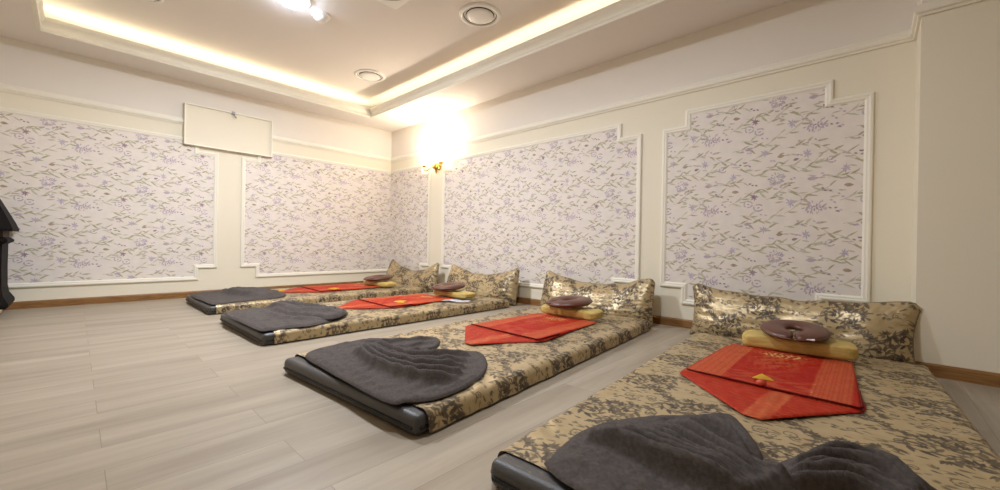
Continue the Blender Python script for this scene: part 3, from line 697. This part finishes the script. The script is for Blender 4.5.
B2 = px([(224, 312), (247, 308), (268, 306), (278, 303), (294, 303.5), (311, 306), (327, 305), (347, 309.5), (344, 315), (331, 319), (311, 323.5), (290, 325.5), (270, 328), (259, 328), (243, 321)], .115)
R2 = [(px(p, .13), w_, h_) for p, w_, h_ in [
    ([(272, 306), (290, 310), (315, 312), (342, 311)], .028, .055), ([(275, 304), (292, 305), (312, 308), (324, 307)], .028, .05), ([(274, 308), (290, 313.5), (318, 315), (336, 314)], .022, .035),
    ([(268, 312), (290, 317), (320, 317)], .035, .025), ([(262, 327), (300, 323), (340, 316)], .03, .015), ([(240, 312), (255, 318)], .05, .01)]]
b2 = blanket('crumpled charcoal blanket on the foot of the third mattress from the camera', B2, R2, .012, 35)
B1 = px([(190, 294.5), (210, 292), (228, 290), (248, 290), (270, 290.5), (284, 292.5), (285, 295), (270, 298), (241, 300.5), (219, 303), (211, 303.5), (202, 300)], .105)
R1 = [(px(p, .12), w_, h_) for p, w_, h_ in [
    ([(228, 293), (245, 296), (262, 297), (280, 294)], .04, .065), ([(226, 291), (250, 291.5), (272, 292)], .04, .05), ([(212, 303), (240, 299.5), (270, 297)], .04, .02)]]
b1 = blanket('crumpled charcoal blanket on the foot of the farthest mattress, near the left wall', B1, R1, .014, 37)

def turned_back(o, outline, ridges, res, seed):
    c = o.location
    cloth('turned_back_fold', outline, ZM+.020, .030, ridges, res, M['blanket'], o, seed, .003, .10, origin=(c[0], c[1], c[2]))
turned_back(b2, px([(268, 304.5), (280, 303), (300, 306), (322, 309), (345, 309.5), (342, 314), (328, 317), (305, 314.5), (282, 310.5)], .135), [(px([(276, 306), (300, 310), (338, 312)], .15), .03, .03), (px([(290, 311), (310, 314), (330, 315)], .15), .02, .02)], .012, 41)
turned_back(b1, px([(228, 291.5), (245, 290), (262, 290.5), (280, 291.5), (268, 294.5), (250, 296), (236, 295)], .13), [(px([(236, 292.5), (255, 292.5), (272, 292.5)], .14), .035, .03)], .014, 43)
# ------------------------------------------------------------------ folded red cloths
def red_cloth(label, cx, var, res):
    """folded once: an under layer pointing to the foot and an upper layer with a straight folded edge"""
    dx, dy, rot, tipx = var
    t = thing('folded_cloth', label, 'cloth', (cx+dx, -1.3+dy, ZM), rot, 'folded red cloths')
    lo = [(-.32, .40), (.26, .44), (.34, -.30), (.33, -.36), (.22, -.50), (tipx, -.72), (tipx-.06, -.715), (-.34, -.385), (-.345, -.34)]
    hi = [(-.30, .45), (.28, .47), (.31, .0), (.33, -.355), (.31, -.37), (.0, -.36), (-.31, -.352), (-.33, -.34), (-.315, .0)]
    def prl(x, y):
        s = np.clip(1-np.abs(x-(tipx-.01)-.1*(y+.6))/.045, 0, 1)
        st = (np.sin(x*900)*.5+.5)*.25+.3
        return np.clip(smooth01(s*6)*st+.16*(noise2(x*.5, y*3, 3, .02) > .2)+.12, 0, 1)
    def pru(x, y):
        band = ((x < -.17) & (x > -.335))+((x > .16) & (x < .30))
        lines = (np.sin((x)*420) > -.5)*.35+.25+.2*(noise2(x, y*2.5, 4, .018) > 0)
        med = np.exp(-((x+.02)/.12)**2-((y-.2)/.26)**2); mo = (noise2(x, y, 6, .028)+noise2(x*.7, y, 7, .07) > .5-1.0*med)*med
        gold = np.exp(-((x+.02)/.13)**2-((y-.33)/.06)**2)*(noise2(x, y, 8, .03) > .0)*1.1
        low = .3*(y < -.15)*(np.abs(x) < .17)*(noise2(x*.3, y, 9, .03) > .1)
        edge = (np.abs(y+.34) < .012)*0.
        return np.clip(np.where(band > 0, lines, 0)*.8+mo*.55+gold+low+.05-edge, 0, 1)
    cloth('under_layer', lo, 0, .006, [([(-.2, -.45), (.1, -.5)], .05, .003)], res, M['red'], t, 51, .0012, .12, prl, smooth_n=0)
    bm = bmesh.new(); tube(bm, [(-.318, -.345, .0165), (-.16, -.352, .0165), (.0, -.358, .0165), (.16, -.362, .0165), (.315, -.366, .0165), (.328, -.352, .016), (.315, -.1, .012)], .0042, 6); obj('shade_binding', bm, M['shade_binding'], t, True)['label'] = 'dark maroon line, painted fold shadow and binding'  # dark tube paints the shadow line between layers, and the edge binding
    cloth('upper_layer', hi, .006, .007, [([(-.33, -.345), (.0, -.352), (.32, -.358)], .010, .014), ([(-.3, .1), (.25, .02)], .07, .004)], res, M['red'], t, 53, .0015, .15, pru, smooth_n=0)
    return t
red_cloth('folded red silk cloth lying on the nearest mattress', 5.84, (-.09, 0, 0, .06), .006)
red_cloth('folded red silk cloth lying on the second nearest mattress', 4.32, (-.10, -.04, 0, .08), .008)
red_cloth('folded red silk cloth lying on the third mattress from the camera', 2.56, (-.09, -.04, 0, .05), .011)
red_cloth('folded red silk cloth lying on the farthest mattress', 1.0, (-.08, -.04, 0, .05), .012)

# ------------------------------------------------------------------ yellow bolsters, brown face rests
def superbox(W, D, Hh, res, seed, wr=.004):
    nu, nv = 72, 40; th = np.linspace(-PI, PI, nu, endpoint=False); ph = np.linspace(-PI/2, PI/2, nv)
    TH_, PH_ = np.meshgrid(th, ph, indexing='ij'); sp = lambda c, e: np.sign(c)*np.abs(c)**e
    X = W/2*sp(np.cos(PH_), .35)*sp(np.cos(TH_), .22); Y = D/2*sp(np.cos(PH_), .35)*sp(np.sin(TH_), .45); Z = Hh/2*(1+sp(np.sin(PH_), .42))
    n = noise2(X*.6+Z, Y+Z, seed, .09)*wr; Z = Z+n*(Z > .01)*np.cos(X/W*2); Y = Y+n*.6
    return np.stack([X, Y, Z], -1)
def bolster(label, x, y, rz, seed, W=.54, D=.2, Hh=.078):
    o = grid_obj('bolster', superbox(W, D, Hh, .01, seed), M['yellow'], None, None, True)
    o.location = (x, y, ZM+.012); o.rotation_euler = (0, 0, rz); return tag(o, label, 'bolster', 'yellow bolsters')
def face_rest(label, x, y, z, rz, tilt, tagged, k_=1.):
    R, r = .104*k_, .060*k_
    t = thing('face_rest_cushion', label, 'cushion', (x, y, z), rz, 'brown face rest cushions')
    n, k = 64, 22; a = np.linspace(-PI/2+.006, 1.5*PI-.006, n); b = np.linspace(0, 2*PI, k+1)
    end = np.minimum(np.arange(n), n-1-np.arange(n)); sc = np.sqrt(np.clip(1-(1-np.clip(end/2.2, 0, 1))**2, 0.0004, 1))
    A, B = np.meshgrid(a, b, indexing='ij'); Sc = sc[:, None]*(1+.06*np.cos(A*2))
    X = (R+r*Sc*np.cos(B))*np.cos(A)*1.02; Y = (R+r*Sc*np.cos(B))*np.sin(A)*1.1; Z = r*.44+r*.44*Sc*np.sin(B)
    o = grid_obj('ring', np.stack([X, Y, Z], -1), M['leather'], t)
    bm = bmesh.new(); tube(bm, [((R+r*1.0)*math.cos(q)*1.022, (R+r*1.0)*math.sin(q)*1.102, r*.44) for q in a], .004, 6); obj('seam', bm, M['leather'], t, True)
    if tagged:
        bm = bmesh.new(); box(bm, .055, .095, -.165, -.13, .026, .034, .003); obj('tag', bm, M['white'], t)['label'] = 'small white tag'
    t.rotation_euler = (.08+tilt, 0, rz); return t
bolster('yellow satin bolster in front of the long pillow on the nearest mattress', 5.775, -.775, .09, 61, .55, .21, .088)
bolster('yellow satin bolster on the second nearest mattress', 4.21, -.80, .05, 62)
bolster('yellow satin bolster on the third mattress from the camera', 2.61, -.76, .05, 63, .56, .2, .066)
bolster('yellow satin bolster on the farthest mattress', 1.06, -.80, .05, 64, .60, .2, .06)
ZR = ZM+.103
face_rest('brown ring-shaped face cushion on the bolster of the nearest mattress', 5.765, -.79, ZR+.008, .1, .05, True)
face_rest('brown ring-shaped face cushion on the bolster of the second nearest mattress', 4.19, -.80, ZR, -.5, 0, False, 1.12)
face_rest('brown ring-shaped face cushion on the bolster of the third mattress from the camera', 2.53, -.77, ZR-.012, -.3, 0, False, 1.12)
face_rest('brown ring-shaped face cushion on the bolster of the farthest mattress', 1.03, -.80, ZR-.018, -.3, 0, True, 1.12)

# ------------------------------------------------------------------ small things on the cloths
def wedge(label, x, y, z, rz, s, h=.028):
    bm = bmesh.new()
    P = [(-.055, -.03, 0), (.06, -.035, 0), (.005, .06, 0), (-.05, -.026, .006), (.055, -.03, .006), (.004, .052, .007), (.0, .0, h)]
    v = [bm.verts.new((a*s, b*s, c*s)) for a, b, c in P]
    for f in ((0, 2, 1), (0, 1, 4, 3), (1, 2, 5, 4), (2, 0, 3, 5), (3, 4, 6), (4, 5, 6), (5, 3, 6)): bm.faces.new([v[i] for i in f])
    bmesh.ops.bevel(bm, geom=list(bm.edges), offset=.002, segments=1, affect='EDGES')
    o = obj('folded_napkin', bm, M['gold']); o.location = (x, y, z); o.rotation_euler = (0, 0, rz); return tag(o, label, 'napkin', 'small yellow folded triangles')
ZQ = ZM+.016
wedge('small yellow folded triangle on the red cloth of the nearest mattress', *at((762, 376), ZQ+.01), ZQ, .3, .8)
wedge('small yellow folded triangle on the red cloth of the third mattress', *at((401, 301), ZQ+.01), ZQ, .2, 1.3, .013)
wedge('small yellow folded triangle on the red cloth of the farthest mattress', *at((334, 288), ZQ+.01), ZQ, .2, 1.3, .013)
wedge('small yellow folded triangle between red cloth and blanket on the farthest mattress', *at((279, 291), ZM), ZM, .0, 1.2, .018)
bm = bmesh.new(); lathe(bm, [(0, 0), (.016, .003), (.021, .013), (.015, .024), (.006, .03), (0, .031)], 20)
o = obj('red_bead', bm, M['redknot'], None, True); o.location = (*at((761, 384), ZQ+.005), ZQ-.003); tag(o, 'small round red knob beside the yellow triangle on the nearest red cloth', 'bead')
bm = bmesh.new(); g = 14
for i in range(g+1):
    for j in range(7):
        u, v = i/g-.5, j/6-.5; bm.verts.new((u*.30, v*.15, .006+.006*math.sin(u*9)*math.cos(v*5)+.004*u))
bm.verts.ensure_lookup_table()
for i in range(g):
    for j in range(6): a = i*7+j; bm.faces.new([bm.verts[a], bm.verts[a+7], bm.verts[a+8], bm.verts[a+1]])
bmesh.ops.solidify(bm, geom=list(bm.faces), thickness=.004)
o = obj('paper_sheet', bm, M['white'], None, True); o.location = (*at((456, 301.5), ZM), ZM+.004); o.rotation_euler = (0, 0, .35); tag(o, 'white folded paper in front of the bolster on the third mattress', 'paper')
